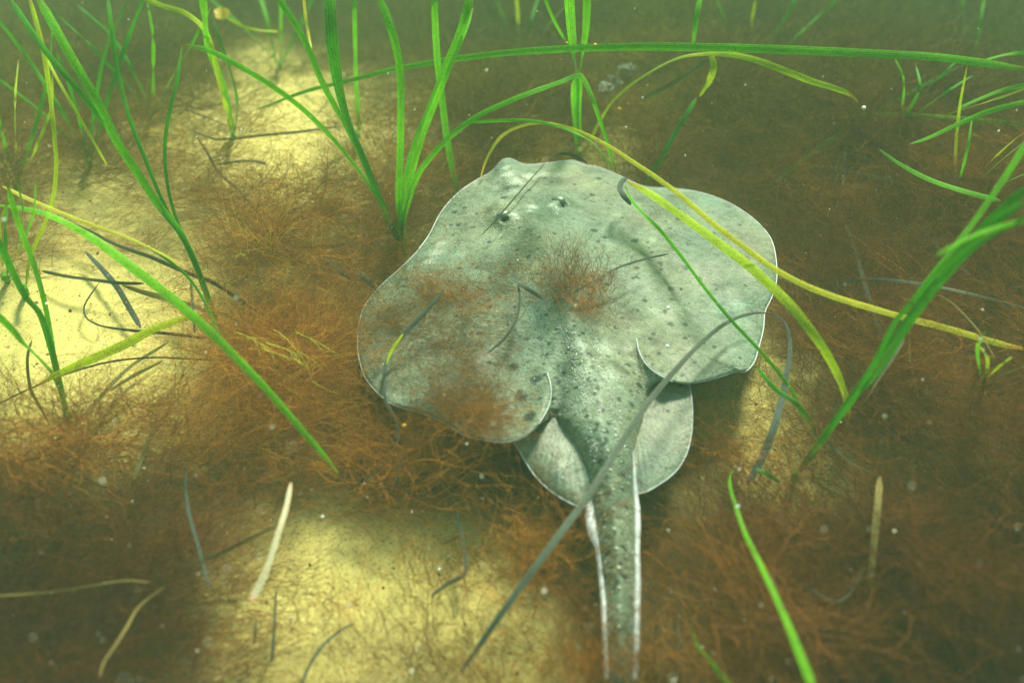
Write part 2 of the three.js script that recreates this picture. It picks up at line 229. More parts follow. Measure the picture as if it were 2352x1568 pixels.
{
  const disc = sheet([CX, CY], outPts.slice(0, NA), discTop, 0.026, 110);
  const NT = 150, trunk = grid(40, NT, (u, v) => {
    const y = lerp(700, 1760, v), [, l, r, ht, hs] = trunkRow(y), a = u * Math.PI * 2, c = Math.cos(a), s = Math.sin(a);
    const x = (l + r) / 2 + c * (r - l) / 2, k = Math.pow(Math.abs(s), s > 0 ? 1.5 : 0.9);
    const ridge = 0.003 * Math.exp(-((c * (r - l) / 2) ** 2) / 160) * sstep(850, 950, y) + 0.0014 * noise(x / 16, y / 16, 4) * k;
    return P(x, y, s >= 0 ? hs + (ht - hs) * k + ridge * (s > 0 ? 1 : 0) : hs - 0.012 * k);
  });
  const g = mergeGeometries([...disc, trunk].map(toLocal));
  mesh('body', g, skin, SKATE);
  const finL = new THREE.CatmullRomCurve3(pts3([[1172, 996, .068], [1190, 1030, .063], [1208, 1062, .059], [1232, 1096, .056], [1262, 1125, .055], [1300, 1150, .055], [1335, 1164, .054], [1351, 1160, .053], [1368, 1120, .060], [1364, 1040, .068], [1336, 960, .072], [1270, 930, .070], [1210, 950, .068]]), true, 'centripetal').getSpacedPoints(90).slice(0, 90);
  const finR = new THREE.CatmullRomCurve3(pts3([[1560, 850, .066], [1582, 880, .067], [1589, 915, .066], [1591, 955, .064], [1588, 1000, .061], [1576, 1045, .058], [1552, 1083, .056], [1512, 1114, .055], [1475, 1132, .054], [1450, 1128, .053], [1436, 1080, .057], [1430, 980, .06], [1440, 890, .064], [1500, 850, .066]]), true, 'centripetal').getSpacedPoints(90).slice(0, 90);
  const finTop = (cx) => (x, y, t, he) => lerp(he, cx < 1400 ? 0.0675 : 0.064, Math.pow(1 - t * t, 0.9)) + 0.00035 * Math.sin((Math.atan2(y - 900, x - cx)) * 75) * t;
  mesh('pelvic_fin', mergeGeometries(sheet([1270, 1020], finL, finTop(1290), 0.006, 24).map(toLocal)), finSkin, SKATE);
  mesh('pelvic_fin', mergeGeometries(sheet([1500, 980], finR, finTop(1450), 0.006, 24).map(toLocal)), finSkin, SKATE);
  const flap = new THREE.CatmullRomCurve3(pts3([[1356, 1140, .054], [1346, 1160, .053], [1344, 1190, .051], [1350, 1225, .05], [1362, 1250, .048], [1372, 1262, .046], [1376, 1230, .048], [1366, 1180, .05]]), true, 'centripetal').getSpacedPoints(40).slice(0, 40);
  mesh('clasper', mergeGeometries(sheet([1360, 1200], flap, (x, y, t, he) => lerp(he, 0.054, 1 - t * t), 0.005, 8).map(toLocal)), paleEdge, SKATE);
  // pale, slightly thickened rims
  const tube = (pts, r, n) => { const c = new THREE.CatmullRomCurve3(pts.map((o) => P(o.x, o.y, o.z / 1000).sub(SK0))); return new THREE.TubeGeometry(c, n, r, 6, false); };
  const rim = []; for (let i = 0; i < NA; i++) rim.push(outPts[i]);
  const cut = rim.map((o, i) => ({ o, i })).filter(({ o }) => !(o.x > 1236 && o.x < 1540 && o.y > 840)).map((q) => q.i);
  let split = 0; for (let k = 1; k < cut.length; k++) if (cut[k] - cut[k - 1] > 1) split = k;
  const order = [...cut.slice(split), ...cut.slice(0, split)].map((i) => rim[i]);
  mesh('fin_margin', tube(order, 0.0007, 420), paleEdge, SKATE);
  for (const L of LOBES) mesh('fin_margin', tube(L.slice(1).map(([x, y]) => ({ x, y, z: (skinAt(x, y) + 0.0012) * 1000 })), 0.00055, 60), paleEdge, SKATE);
  mesh('fin_margin', tube(finL.slice(0, 46), 0.0006, 120), paleEdge, SKATE);
  mesh('fin_margin', tube(finR.slice(4, 56), 0.0006, 120), paleEdge, SKATE);
  const fold = (list, r0) => { const c = new THREE.CatmullRomCurve3(list.map(([x, y]) => { const [, , , , hs] = trunkRow(y); return P(x, y, hs + 0.0025).sub(SK0); })); const g = new THREE.TubeGeometry(c, 160, r0, 8, false); const p = g.attributes.position; for (let i = 0; i < p.count; i++) { const s = Math.floor(i / 9) / 160, q = c.getPointAt(clamp(s)), k = (0.45 + 0.75 * sstep(0, 0.3, s)) * (1 + 0.12 * noise(s * 24, r0 * 900)); p.setXYZ(i, q.x + (p.getX(i) - q.x) * k, q.y + (p.getY(i) - q.y) * k, q.z + (p.getZ(i) - q.z) * k); } g.computeVertexNormals(); return g; };
  mesh('tail_fold', fold([[1334, 1042], [1350, 1115], [1358, 1150], [1368, 1215], [1376, 1273], [1386, 1362], [1390, 1430], [1393, 1497], [1396, 1560]], 0.0025), paleEdge, SKATE);
  mesh('tail_fold', fold([[1453, 1025], [1459, 1130], [1464, 1190], [1462, 1265], [1464, 1333], [1462, 1404], [1460, 1501], [1457, 1560]], 0.0025), paleEdge, SKATE);
  // eyes: low domes with a dark pupil, and the spiracle behind each
  const eyeMat = new THREE.MeshPhysicalMaterial({ color: new THREE.Color().setRGB(0.15, 0.20, 0.14), roughness: 0.4, clearcoat: 0.3, clearcoatRoughness: 0.2 });
  const darkMat = new THREE.MeshStandardMaterial({ color: new THREE.Color().setRGB(0.05, 0.065, 0.05), roughness: 0.7 });
  EYES.forEach(([ex, ey], k) => {
    const h = skinAt(ex, ey), c = P(ex, ey, h - 0.002).sub(SK0);
    const e = mesh('eye', new THREE.SphereGeometry(1, 24, 16), eyeMat, SKATE); e.position.copy(c); e.scale.set(0.0085, 0.0042, 0.0062); e.rotation.y = k ? -0.35 : 0.3;
    const x = ex + (k ? 12 : 2), y = ey + 13, q = P(x, y, skinAt(x, y) + 0.0005).sub(SK0);
    const s = mesh('spiracle', new THREE.SphereGeometry(1, 18, 12), darkMat, SKATE); s.position.copy(q); s.scale.set(0.0072, 0.0012, 0.0058); s.rotation.y = k ? -0.6 : 0.4;
  });
  // thorns down the mid line
  const thornMat = new THREE.MeshStandardMaterial({ color: new THREE.Color().setRGB(0.62, 0.66, 0.55), roughness: 0.35 });
  const thornG = new THREE.LatheGeometry([[0.0018, 0], [0.0011, 0.0005], [0.0005, 0.0015], [0.0001, 0.0028]].map(([x, y]) => new THREE.Vector2(x, y)), 10);
  for (let i = 0; i < 17; i++) { const y = 720 + i * 45, x = spineX(y) + 2 * Math.sin(i * 5), t = mesh('thorn', thornG, thornMat, SKATE); t.position.copy(P(x, y, skinAt(x, y) + (y > 850 ? 0.0022 : 0)).sub(SK0)); t.rotation.x = 0.5; }
  // skin denticles that glint
  const dent = new THREE.ConeGeometry(0.00042, 0.0009, 5); dent.translate(0, 0.0004, 0);
  const rd = rng(21), list = [];
  for (let i = 0; i < 2000; i++) {
    let x, y; const k = i % 10;
    if (k < 5) { y = 745 + rd() * 300; x = spineX(y) + (rd() < 0.5 ? -1 : 1) * (12 + rd() * 30) + 6; }
    else if (k < 7) { y = 900 + rd() * 620; const [, l, r] = trunkRow(y); x = lerp(l + 5, r - 5, rd()); }
    else if (k < 8) { y = 385 + rd() * 120; x = 1080 + rd() * 260; if (!inDisc(x, y)) continue; }
    else { x = 960 + rd() * 760; y = 400 + rd() * 560; if (!inDisc(x, y) || edgeDist(x, y) < 10) continue; }
    list.push([x, y]);
  }
  const im = new THREE.InstancedMesh(dent, new THREE.MeshPhysicalMaterial({ color: new THREE.Color().setRGB(0.85, 0.88, 0.78), roughness: 0.15, clearcoat: 1, clearcoatRoughness: 0.08 }), list.length), M = new THREE.Matrix4(), Q = new THREE.Quaternion(), E = new THREE.Euler();
  list.forEach(([x, y], i) => { const s = 0.6 + rd() * 1.2; M.compose(P(x, y, skinAt(x, y) + 0.0002).sub(SK0), Q.setFromEuler(E.set(0.5 + rd() * 0.5, rd() * 6, rd() * 0.6)), new THREE.Vector3(s, s, s)); im.setMatrixAt(i, M); });
  im.name = 'denticles'; im.userData.kind = 'stuff'; SKATE.add(im);
}
tag(top(SKATE, 'skate'), 'pale grey-green spotted skate with wide wings hovering over the algae', 'skate');

// ---------------------------------------------------------------- red-brown thread algae
function filament(out, r, start, dir, len, rad, curl, branches) {
  const N = 8, p = start.clone(), d = dir.clone().normalize(), pts = [p.clone()], b = new THREE.Vector3(r() - 0.5, r() - 0.5, r() - 0.5).multiplyScalar(curl);
  for (let i = 0; i < N; i++) { d.addScaledVector(b, 0.35).add(new THREE.Vector3(r() - 0.5, r() - 0.5, r() - 0.5).multiplyScalar(curl * 0.55)).normalize(); p.addScaledVector(d, len / N); pts.push(p.clone()); if (branches > 0 && i > 0 && r() < 0.32) filament(out, r, p, d.clone().add(new THREE.Vector3(r() - 0.5, r() - 0.5, r() - 0.5).multiplyScalar(1.3)), len * (0.25 + 0.3 * r()), rad * 0.75, curl, branches - 1); }
  const base = out.pos.length / 3, X = new THREE.Vector3(), Y = new THREE.Vector3(), T = new THREE.Vector3();
  for (let i = 0; i <= N; i++) {
    T.copy(pts[Math.min(N, i + 1)]).sub(pts[Math.max(0, i - 1)]).normalize(); X.set(0.3, 0.9, 0.31).cross(T).normalize(); Y.crossVectors(T, X);
    const q = rad * (1 - 0.75 * i / N);
    for (let k = 0; k < 3; k++) { const a = k * 2.0944, cx = Math.cos(a), sx = Math.sin(a); out.nor.push(X.x * cx + Y.x * sx, X.y * cx + Y.y * sx, X.z * cx + Y.z * sx); out.pos.push(pts[i].x + q * (X.x * cx + Y.x * sx), pts[i].y + q * (X.y * cx + Y.y * sx), pts[i].z + q * (X.z * cx + Y.z * sx)); }
    if (i < N) for (let k = 0; k < 3; k++) { const a = base + i * 3 + k, c = base + i * 3 + (k + 1) % 3; out.idx.push(a, c, a + 3, c, c + 3, a + 3); }
  }
}
function tuft(seed, n, kind) {
  const r = rng(seed), out = { pos: [], nor: [], idx: [] };
  for (let i = 0; i < n; i++) {
    const s = new THREE.Vector3((r() - 0.5) * 0.045, (r() - 0.3) * 0.008, (r() - 0.5) * 0.03), g = r() + r() + r() - 1.5;
    const d = kind === 'upright' ? new THREE.Vector3((r() - 0.5) * 1.0, 0.9, (r() - 0.5) * 1.0) : kind === 'single' ? new THREE.Vector3(1, 0.05 * g, g * 0.3) : new THREE.Vector3(r() < 0.75 ? 1 : -1, 0.25 + 0.35 * g, g * 0.9);
    filament(out, r, s, d, 0.025 + 0.05 * r() * (kind === 'upright' ? 0.8 : 1.1), 0.00017 + 0.00016 * r() * r(), kind === 'single' ? 0.42 : 0.85, kind === 'single' ? 1 : 2);
  }
  const g = new THREE.BufferGeometry(); g.setAttribute('position', new THREE.Float32BufferAttribute(out.pos, 3)); g.setAttribute('normal', new THREE.Float32BufferAttribute(out.nor, 3)); g.setIndex(out.idx); return g;
}
const TUFTS = { wisp: [tuft(101, 18, 'wisp'), tuft(102, 18, 'wisp'), tuft(103, 15, 'wisp')], upright: [tuft(111, 16, 'upright'), tuft(112, 14, 'upright')], single: [tuft(121, 5, 'single')] };
const algaeMat = new THREE.MeshPhysicalMaterial({ color: 0xffffff, roughness: 0.9, transmission: 0.35, thickness: 0, specularIntensity: 0.15 });
const ra = rng(404);
function makeDrift(name, label, items) { // items: {p, yaw, tilt, s, kind, c}
  const g = new THREE.Group(), M = new THREE.Matrix4(), Q = new THREE.Quaternion(), E = new THREE.Euler(0, 0, 0, 'YXZ');
  for (const kind of Object.keys(TUFTS)) TUFTS[kind].forEach((geo, v) => {
    const mine = items.filter((t) => t.kind === kind && t.v % TUFTS[kind].length === v); if (!mine.length) return;
    const im = new THREE.InstancedMesh(geo, algaeMat, mine.length); im.name = 'filaments'; im.userData.kind = 'stuff'; im.castShadow = im.receiveShadow = true;
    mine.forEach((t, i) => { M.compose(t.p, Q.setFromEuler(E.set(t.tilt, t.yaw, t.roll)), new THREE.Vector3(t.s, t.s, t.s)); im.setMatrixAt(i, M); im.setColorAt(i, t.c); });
    g.add(im);
  });
  top(g, name); tag(g, label, 'algae', null, 'stuff'); return g;
}
function algaeColor(d, vx = 900, vy = 900) { const q = Math.max(sstep(1400, 1900, vx) * lerp(0.2, 0.5, sstep(900, 1400, vy)), 0.6 * sstep(1050, 1450, vy) * sstep(900, 300, vx)), k = (0.32 + 1.0 * ra() * ra()) * (1 - q), w = ra() * (1 - 0.6 * q); const hazeTint = sstep(650, 150, vy) * 0.45; return new THREE.Color().setRGB(lerp(0.66, 0.88, w) * k * (1 - hazeTint), lerp(0.26, 0.46, w) * k * (1 - 0.4 * q), lerp(0.05, 0.06, w) * k); }  // shade painted in at right and near left corner, olive haze tint far off
{
  const drifts = { left: [], corner: [], right: [], back: [], front: [] };
  const p = new THREE.Vector3();
  for (let n = 0; n < 130000; n++) {
    p.set(-1.75 + 3.5 * ra(), 0, -2.2 + 2.7 * ra()); p.y = bedY(p.z);
    const [vx, vy, dz] = toView(p); if (dz < 0.3 || vx < -130 || vx > 2480 || vy > 1680) continue;
    let d = density(p);
    const bare = d < 0.16; if (ra() > (bare ? 0.035 : Math.pow(d, 1.6))) continue;
    const mass = Math.exp(-(((vx - 650) / 210) ** 2) - (((vy - 880) / 190) ** 2)), clump = sstep(-0.22, 0.34, fbm(p.x * 11 + 3, p.z * 11, 4.4, 3) ); if (!bare && ra() > 0.35 + 0.65 * Math.max(clump, mass)) continue;
    let cap = 0.010 + Math.pow(d, 1.2) * (0.014 + 0.115 * clump) + 0.055 * (0.3 + 0.7 * clump) * mass;
    const under = inDisc(vx, vy - 70), e = edgeDist(vx, vy - 60);
    if (under) { if (ra() < 0.7) continue; cap = 0.008; } else cap = Math.min(cap, 0.010 + e * 0.00045);
    if (vx > 1330 && vx < 1480 && vy > 1000 && vy < 1450) { cap = Math.min(cap, 0.004); if (ra() < 0.4) continue; }
    if (vx > 1180 && vx < 1620 && vy > 880 && vy < 1230) { cap = Math.min(cap, 0.005); if (ra() < 0.5) continue; }
    if (vx > 1300 && vx < 1540 && vy > 1150 && vy < 1680) { cap = Math.min(cap, vy > 1540 ? 0.038 : 0.012); if (vx > 1360 && vx < 1490 && vy < 1500 && ra() < 0.7) continue; }
    const y = groundY(p.x, p.z) + cap * Math.pow(ra(), 0.7);
    const nearFront = vy > 1280 && vx > 650 && vx < 1500;
    const kind = bare ? 'single' : nearFront ? (ra() < 0.75 ? 'upright' : 'single') : ra() < 0.16 ? 'upright' : ra() < 0.3 ? 'single' : 'wisp';
    const flow = 0.2 - 0.75 * sstep(300, 1700, vx) + 1.3 * fbm(p.x * 2.5, p.z * 2.5, 6.6);
    const wisp = d > 0.4 && ra() < 0.07;
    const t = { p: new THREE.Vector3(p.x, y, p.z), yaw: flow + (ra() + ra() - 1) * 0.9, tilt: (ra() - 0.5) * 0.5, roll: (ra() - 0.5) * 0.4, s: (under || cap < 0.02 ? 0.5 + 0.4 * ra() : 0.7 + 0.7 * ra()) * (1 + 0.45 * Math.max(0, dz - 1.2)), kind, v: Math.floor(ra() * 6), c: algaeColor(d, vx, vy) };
    if (wisp) { t.kind = 'single'; t.s = 0.8 + ra() * 0.6; t.p.y = groundY(p.x, p.z) + cap + 0.004; t.c.multiplyScalar(1.5); t.c.r = Math.min(t.c.r, 0.9); t.tilt *= 0.4; }
    if (mass > 0.3) { t.c.multiplyScalar(1.1 + 0.6 * ra()); t.c.r = Math.min(t.c.r, 0.92); }
    (vy < 560 && vx < 1500 ? drifts.back : vx > 1500 ? drifts.right : vy > 1180 && vx > 640 ? drifts.front : vy > 1000 ? drifts.corner : drifts.left).push(t);
  }
  makeDrift('red_algae_drift', 'brown thread algae massed beside the left wing of the skate', drifts.left);
  makeDrift('red_algae_drift', 'brown thread algae with shade tinted in, filling the near left corner of the bed', drifts.corner);
  makeDrift('red_algae_drift', 'brown thread algae with shade tinted in, covering the bed right of the skate', drifts.right);
  makeDrift('red_algae_drift', 'brown thread algae tinted olive as haze on the far sand behind the skate', drifts.back);
  makeDrift('red_algae_drift', 'upright orange thread algae on the near sand beside the tail', drifts.front);
  // threads that have settled on the animal
  const cover = (list, n, name, label) => { const items = []; for (let i = 0; i < n; i++) { const [cx, cy, rx, ry, kind] = list[Math.floor(ra() * list.length)], a = ra() * 6.283, q = Math.sqrt(ra()), x = cx + Math.cos(a) * q * rx, y = cy + Math.sin(a) * q * ry; if (!inDisc(x, y)) continue; const h = skinAt(x, y); items.push({ p: P(x, y, h + 0.002 + ra() * 0.008), yaw: kind === 'upright' ? ra() * 6 : -0.6 + (ra() - 0.5) * 2.4, tilt: (ra() - 0.5) * 0.7, roll: (ra() - 0.5) * 0.3, s: 0.35 + 0.5 * ra(), kind: ra() < 0.3 ? 'single' : kind, v: Math.floor(ra() * 6), c: algaeColor(1) }); } makeDrift(name, label, items); };
  cover([[960, 660, 60, 40, 'wisp'], [1010, 740, 110, 70, 'wisp'], [1060, 790, 100, 70, 'wisp'], [1080, 680, 90, 45, 'wisp'], [1040, 860, 70, 70, 'wisp'], [1030, 930, 60, 50, 'wisp'], [1090, 950, 60, 50, 'wisp'], [860, 760, 40, 70, 'wisp']], 165, 'red_algae_drift', 'brown thread algae lying across the left wing of the skate');
  cover([[1250, 670, 70, 40, 'upright'], [1330, 680, 60, 40, 'upright'], [1310, 640, 60, 40, 'upright'], [1360, 700, 40, 50, 'upright'], [1150, 620, 90, 40, 'single'], [1210, 600, 60, 50, 'single'], [1280, 660, 150, 50, 'single'], [1330, 660, 120, 60, 'single']], 105, 'red_algae_drift', 'orange thread algae caught on the middle of the skate back');
}

// ---------------------------------------------------------------- eelgrass
const rb = rng(909);
const bladeTex = dataTex(64, 512, (i, j, c) => { const rib = 0.82 + 0.13 * Math.cos(i / 64 * Math.PI * 2 * 4) + 0.14 * noise(i / 5, j / 60, 2) + 0.22 * noise(i / 20, j / 30, 5), s = noise(i / 9, j / 6, 11) > 0.36 ? 0.4 : 1; c[0] = clamp(rib * (s < 1 ? 0.85 : 1)); c[1] = clamp(rib * s); c[2] = clamp(rib * s); }, true);
const mat = (r, g, b, tr, rough = 0.5) => new THREE.MeshPhysicalMaterial({ color: new THREE.Color().setRGB(r, g, b), map: bladeTex, bumpMap: bladeTex, bumpScale: 0.0004, roughness: rough, transmission: tr, thickness: 0, side: THREE.DoubleSide, vertexColors: true, specularIntensity: 0.25 });
const MAT = {
  green: mat(0.17, 0.62, 0.008, 0.58, 0.8), deep: mat(0.075, 0.40, 0.010, 0.5, 0.8), bright: mat(0.24, 0.80, 0.012, 0.6, 0.8), lime: mat(0.50, 0.74, 0.012, 0.55, 0.8), yellow: mat(0.80, 0.84, 0.05, 0.5, 0.8), straw: mat(0.96, 0.96, 0.14, 0.4, 0.6),
  grey: mat(0.125, 0.16, 0.135, 0.2, 0.7), slate: mat(0.085, 0.115, 0.105, 0.15, 0.7), dark: mat(0.06, 0.075, 0.04, 0.15, 0.7), olive: mat(0.19, 0.20, 0.07, 0.3, 0.7), tan: mat(0.40, 0.33, 0.12, 0.3, 0.7), white: mat(0.86, 0.84, 0.60, 0.3, 0.6), pale: mat(0.45, 0.52, 0.42, 0.35, 0.6),
};
const along = (a, s) => { if (!Array.isArray(a)) return a; const f = s * (a.length - 1), i = Math.min(a.length - 2, Math.floor(f)); return a.length === 1 ? a[0] : lerp(a[i], a[i + 1], f - i); };
function blade(pts, hs, ws, twist = null) { // a ribbon leaf through survey points; hs heights and ws widths (survey units) along it
  const flat = new THREE.CatmullRomCurve3(pts.map(([x, y]) => new THREE.Vector3(x, Math.max(y, -110), 0)), false, 'centripetal');
  const L = flat.getLength(), n = Math.max(14, Math.min(120, Math.round(L / 11))), smoothH = Array.isArray(hs) ? new THREE.SplineCurve(hs.map((h, i) => new THREE.Vector2(i, h))) : null;
  const c3 = [], w3 = [];
  for (let i = 0; i <= n; i++) { const s = i / n, q = flat.getPointAt(s), p = P(q.x, q.y, smoothH ? smoothH.getPoint(s).y : hs); p.y += 0; c3.push(p); w3.push(along(ws, s) * 0.86 * perView(p)); }
  const col = [], ph = rb() * 6, tw = twist ?? (0.25 + 0.3 * rb()), K = 4, pos = [], uv = [], idx = []; let acc = 0;
  const T = new THREE.Vector3(), V = new THREE.Vector3(), W = new THREE.Vector3(), N = new THREE.Vector3();
  for (let i = 0; i <= n; i++) {
    T.copy(c3[Math.min(n, i + 1)]).sub(c3[Math.max(0, i - 1)]).normalize(); V.copy(camera.position).sub(c3[i]).normalize().lerp(new THREE.Vector3(0, 1, 0), 0.35).normalize();
    W.crossVectors(T, V).normalize(); N.crossVectors(W, T); W.applyAxisAngle(T, tw * Math.sin(ph + i / n * 5)); N.crossVectors(W, T).normalize();
    if (i) acc += c3[i].distanceTo(c3[i - 1]);
    const s = i / n, end = Math.min(1, 0.35 + 12 * s) * Math.min(1, 0.3 + 12 * (1 - s)), w = w3[i] * 0.5 * end * (1 + 0.05 * noise(acc * 70, ph));
    for (let k = 0; k <= K; k++) { const u = k / K * 2 - 1, b = (1 - u * u) * 0.16 * w; pos.push(c3[i].x + W.x * u * w + N.x * b, c3[i].y + W.y * u * w + N.y * b, c3[i].z + W.z * u * w + N.z * b); uv.push(k / K, acc / 0.22 + ph); const br = Math.max(sstep(0.93, 1, s), sstep(0.05, 0, s) * 0.5) * 0.85, v = 1 + 0.35 * noise(acc * 18, ph, 2), ed = 1 + 0.25 * u * u; col.push(lerp(v * ed, 1.6, br * 0.6), lerp(v * ed, 0.55, br), v * (1 - 0.3 * br)); }
    if (i < n) for (let k = 0; k < K; k++) { const a = i * (K + 1) + k, c = a + K + 1; idx.push(a, c, a + 1, a + 1, c, c + 1); }
  }
  const g = new THREE.BufferGeometry(); g.setAttribute('position', new THREE.Float32BufferAttribute(pos, 3)); g.setAttribute('uv', new THREE.Float32BufferAttribute(uv, 2)); g.setAttribute('color', new THREE.Float32BufferAttribute(col, 3)); g.setIndex(idx); g.computeVertexNormals(); return g;
}
function recentre(g, at) { g.translate(-at.x, -at.y, -at.z); return g; }
function shoot(label, baseXY, blades, group = 'rooted eelgrass shoots') { // blades run from the root upwards: [points, heights, widths, colour]
  const at = P(baseXY[0], baseXY[1], 0.004), g = new THREE.Group(); g.position.copy(at);
  for (const [pts, hs, ws, c, tw] of blades) mesh('blade', recentre(blade(pts, hs, ws, tw), at), MAT[c], g);
  const p0 = P(blades[0][0][0][0], blades[0][0][0][1], 0.03).sub(at), sh = new THREE.TubeGeometry(new THREE.CatmullRomCurve3([new THREE.Vector3(0, -0.004, 0), p0.clone().multiplyScalar(0.5).add(new THREE.Vector3(0, 0.006, 0)), p0]), 10, 0.0034, 8, false);
  mesh('sheath', sh, MAT.green, g);
  top(g, 'eelgrass_shoot'); return tag(g, label, 'eelgrass', group);
}
function loose(name, label, category, group, pts, hs, ws, c, tw) {
  const g = blade(pts, hs, ws, tw), p = pts[Math.floor(pts.length / 2)], at = P(p[0], p[1], along(hs, 0.5));
  const o = mesh('blade', recentre(g, at), MAT[c]); o.position.copy(at); top(o, name); return tag(o, label, category, group);
}
// rooted shoots
shoot('tall green eelgrass shoot rooted at the skate shoulder, fanning up and back', [940, 604], [
  [[[938, 603], [880, 475], [830, 352], [790, 250], [765, 120], [755, -40]], [.01, .12, .26, .34], [13, 20, 30, 34], 'deep'],
  [[[936, 600], [900, 520], [850, 410], [800, 300], [745, 200], [700, 95], [640, -5], [610, -60]], [.01, .12, .24, .3], [9, 13, 17, 20], 'green'],
  [[[926, 585], [916, 470], [920, 300], [918, 160], [905, 90], [866, -20]], [.01, .15, .26, .33], [15, 19, 21, 22], 'green'],
  [[[930, 590], [918, 520], [930, 420], [952, 330], [988, 240], [1024, 150], [1062, 60], [1085, -30]], [.01, .12, .24, .33], [12, 17, 20, 24], 'green'],
  [[[932, 592], [926, 510], [944, 410], [972, 310], [1002, 230], [1034, 150], [1076, 50], [1086, 18]], [.01, .13, .25, .3], [10, 14, 16, 10], 'bright'],
  [[[930, 590], [922, 540], [936, 470], [962, 398], [1012, 335], [1082, 276], [1180, 228], [1290, 187], [1332, 172], [1342, 184], [1366, 240], [1388, 305], [1416, 398]], [.01, .12, .2, .24, .22, .12], [9, 15, 18, 18, 13, 10], 'green'],
  [[[936, 598], [910, 530], [870, 460], [830, 400], [770, 325], [700, 255], [640, 208], [560, 158], [480, 116], [425, 102]], [.01, .1, .2, .24, .24], [8, 12, 13, 15, 14], 'bright'],
]);
shoot('broad upright pair of eelgrass blades rooted behind the skate snout', [1332, 350], [
  [[[1330, 352], [1322, 250], [1321, 150], [1312, 60], [1306, -30]], [.01, .12, .24, .32], [16, 24, 25, 26], 'green', 0.15],
  [[[1332, 352], [1330, 240], [1334, 150], [1346, 60], [1349, -30]], [.01, .12, .24, .32], [9, 14, 20, 21], 'green', 0.15],
  [[[1338, 362], [1375, 283], [1412, 227], [1482, 173], [1560, 133], [1620, 124], [1690, 127], [1750, 142], [1810, 165], [1870, 188], [1920, 203], [1958, 220], [1972, 236]], [.01, .12, .22, .24, .2], [10, 8, 10, 17, 18, 12], 'lime', 0.3],
]);
shoot('loose fan of hazy eelgrass rooted in algae at far left', [520, 780], [
  [[[522, 772], [497, 737], [470, 667], [450, 610], [412, 532], [362, 467], [312, 392], [265, 320], [238, 262], [200, 195], [162, 130], [120, 55], [78, -20]], [.02, .1, .2, .28, .32], [12, 18, 22, 24, 24], 'green'],
  [[[500, 742], [452, 612], [414, 538], [360, 470], [305, 385], [250, 297], [175, 202], [107, 122], [45, 32], [10, -20]], [.03, .12, .2, .27, .3], [10, 14, 16, 16, 14], 'deep'],
  [[[470, 670], [425, 560], [375, 467], [337, 375], [305, 295], [282, 220], [265, 137], [245, -20]], [.06, .14, .22, .3], [8, 10, 12, 12], 'deep'],
  [[[455, 620], [405, 505], [385, 430], [378, 340], [390, 250], [405, 190], [417, 107]], [.07, .13, .19, .24], [8, 10, 11, 8], 'deep'],
  [[[245, 380], [225, 345], [195, 292], [155, 225], [122, 165], [100, 120]], [.18, .22, .25], [6, 8, 8], 'lime'],
]);
shoot('dim eelgrass shoot standing in haze below the round yellow leaf', [535, 312], [
  [[[535, 312], [530, 275], [512, 200], [490, 137], [475, 87], [464, -20]], [.01, .1, .2, .28], [12, 20, 22, 22], 'green'],
  [[[537, 312], [545, 240], [528, 160], [500, 80], [486, 40]], [.01, .1, .18, .22], [6, 8, 8, 7], 'deep'],
  [[[533, 310], [505, 190], [470, 70], [425, 30], [375, 14], [318, -8]], [.01, .12, .2, .22, .22], [8, 14, 14, 14, 12], 'lime'],
]);
shoot('thin dim eelgrass stem standing on the far bright sand', [822, 312], [[[[822, 312], [824, 300], [818, 200], [816, 133], [813, -20]], [.01, .08, .18, .24], [10, 12, 12, 11], 'green']]);
shoot('narrow eelgrass blade rising from behind the skate left shoulder', [1055, 455], [[[[1054, 455], [1038, 383], [1024, 300], [1014, 217], [1004, 133], [996, -30]], [.03, .12, .22, .3], [15, 18, 18, 18], 'green', 0.2]]);
shoot('eelgrass shoot at the near left edge with bases on bright sand', [155, 962], [
  [[[155, 960], [142, 909], [130, 854], [112, 784], [88, 717], [57, 680], [25, 617], [-10, 540]], [.01, .06, .14, .22], [14, 17, 19, 20], 'deep'],
  [[[152, 950], [130, 860], [115, 767], [100, 690], [76, 605], [57, 555], [34, 490], [15, 420]], [.01, .06, .14, .24], [10, 13, 15, 14], 'green'],
  [[[140, 900], [120, 859], [75, 809], [50, 784], [25, 755], [-15, 715]], [.02, .08, .14, .18], [12, 17, 18, 18], 'green'],
  [[[110, 968], [85, 924], [70, 896], [62, 821], [72, 780]], [.01, .03, .06, .08], [7, 9, 8, 6], 'olive'],
]);
shoot('pale green eelgrass blade drooping along the left margin of the bed', [58, 668], [[[[58, 668], [66, 600], [82, 556], [102, 512], [122, 450], [128, 375], [125, 325], [115, 225], [100, 125], [82, 50], [62, -20]], [.02, .1, .2, .26, .3], [8, 10, 11, 13, 13], 'lime']]);
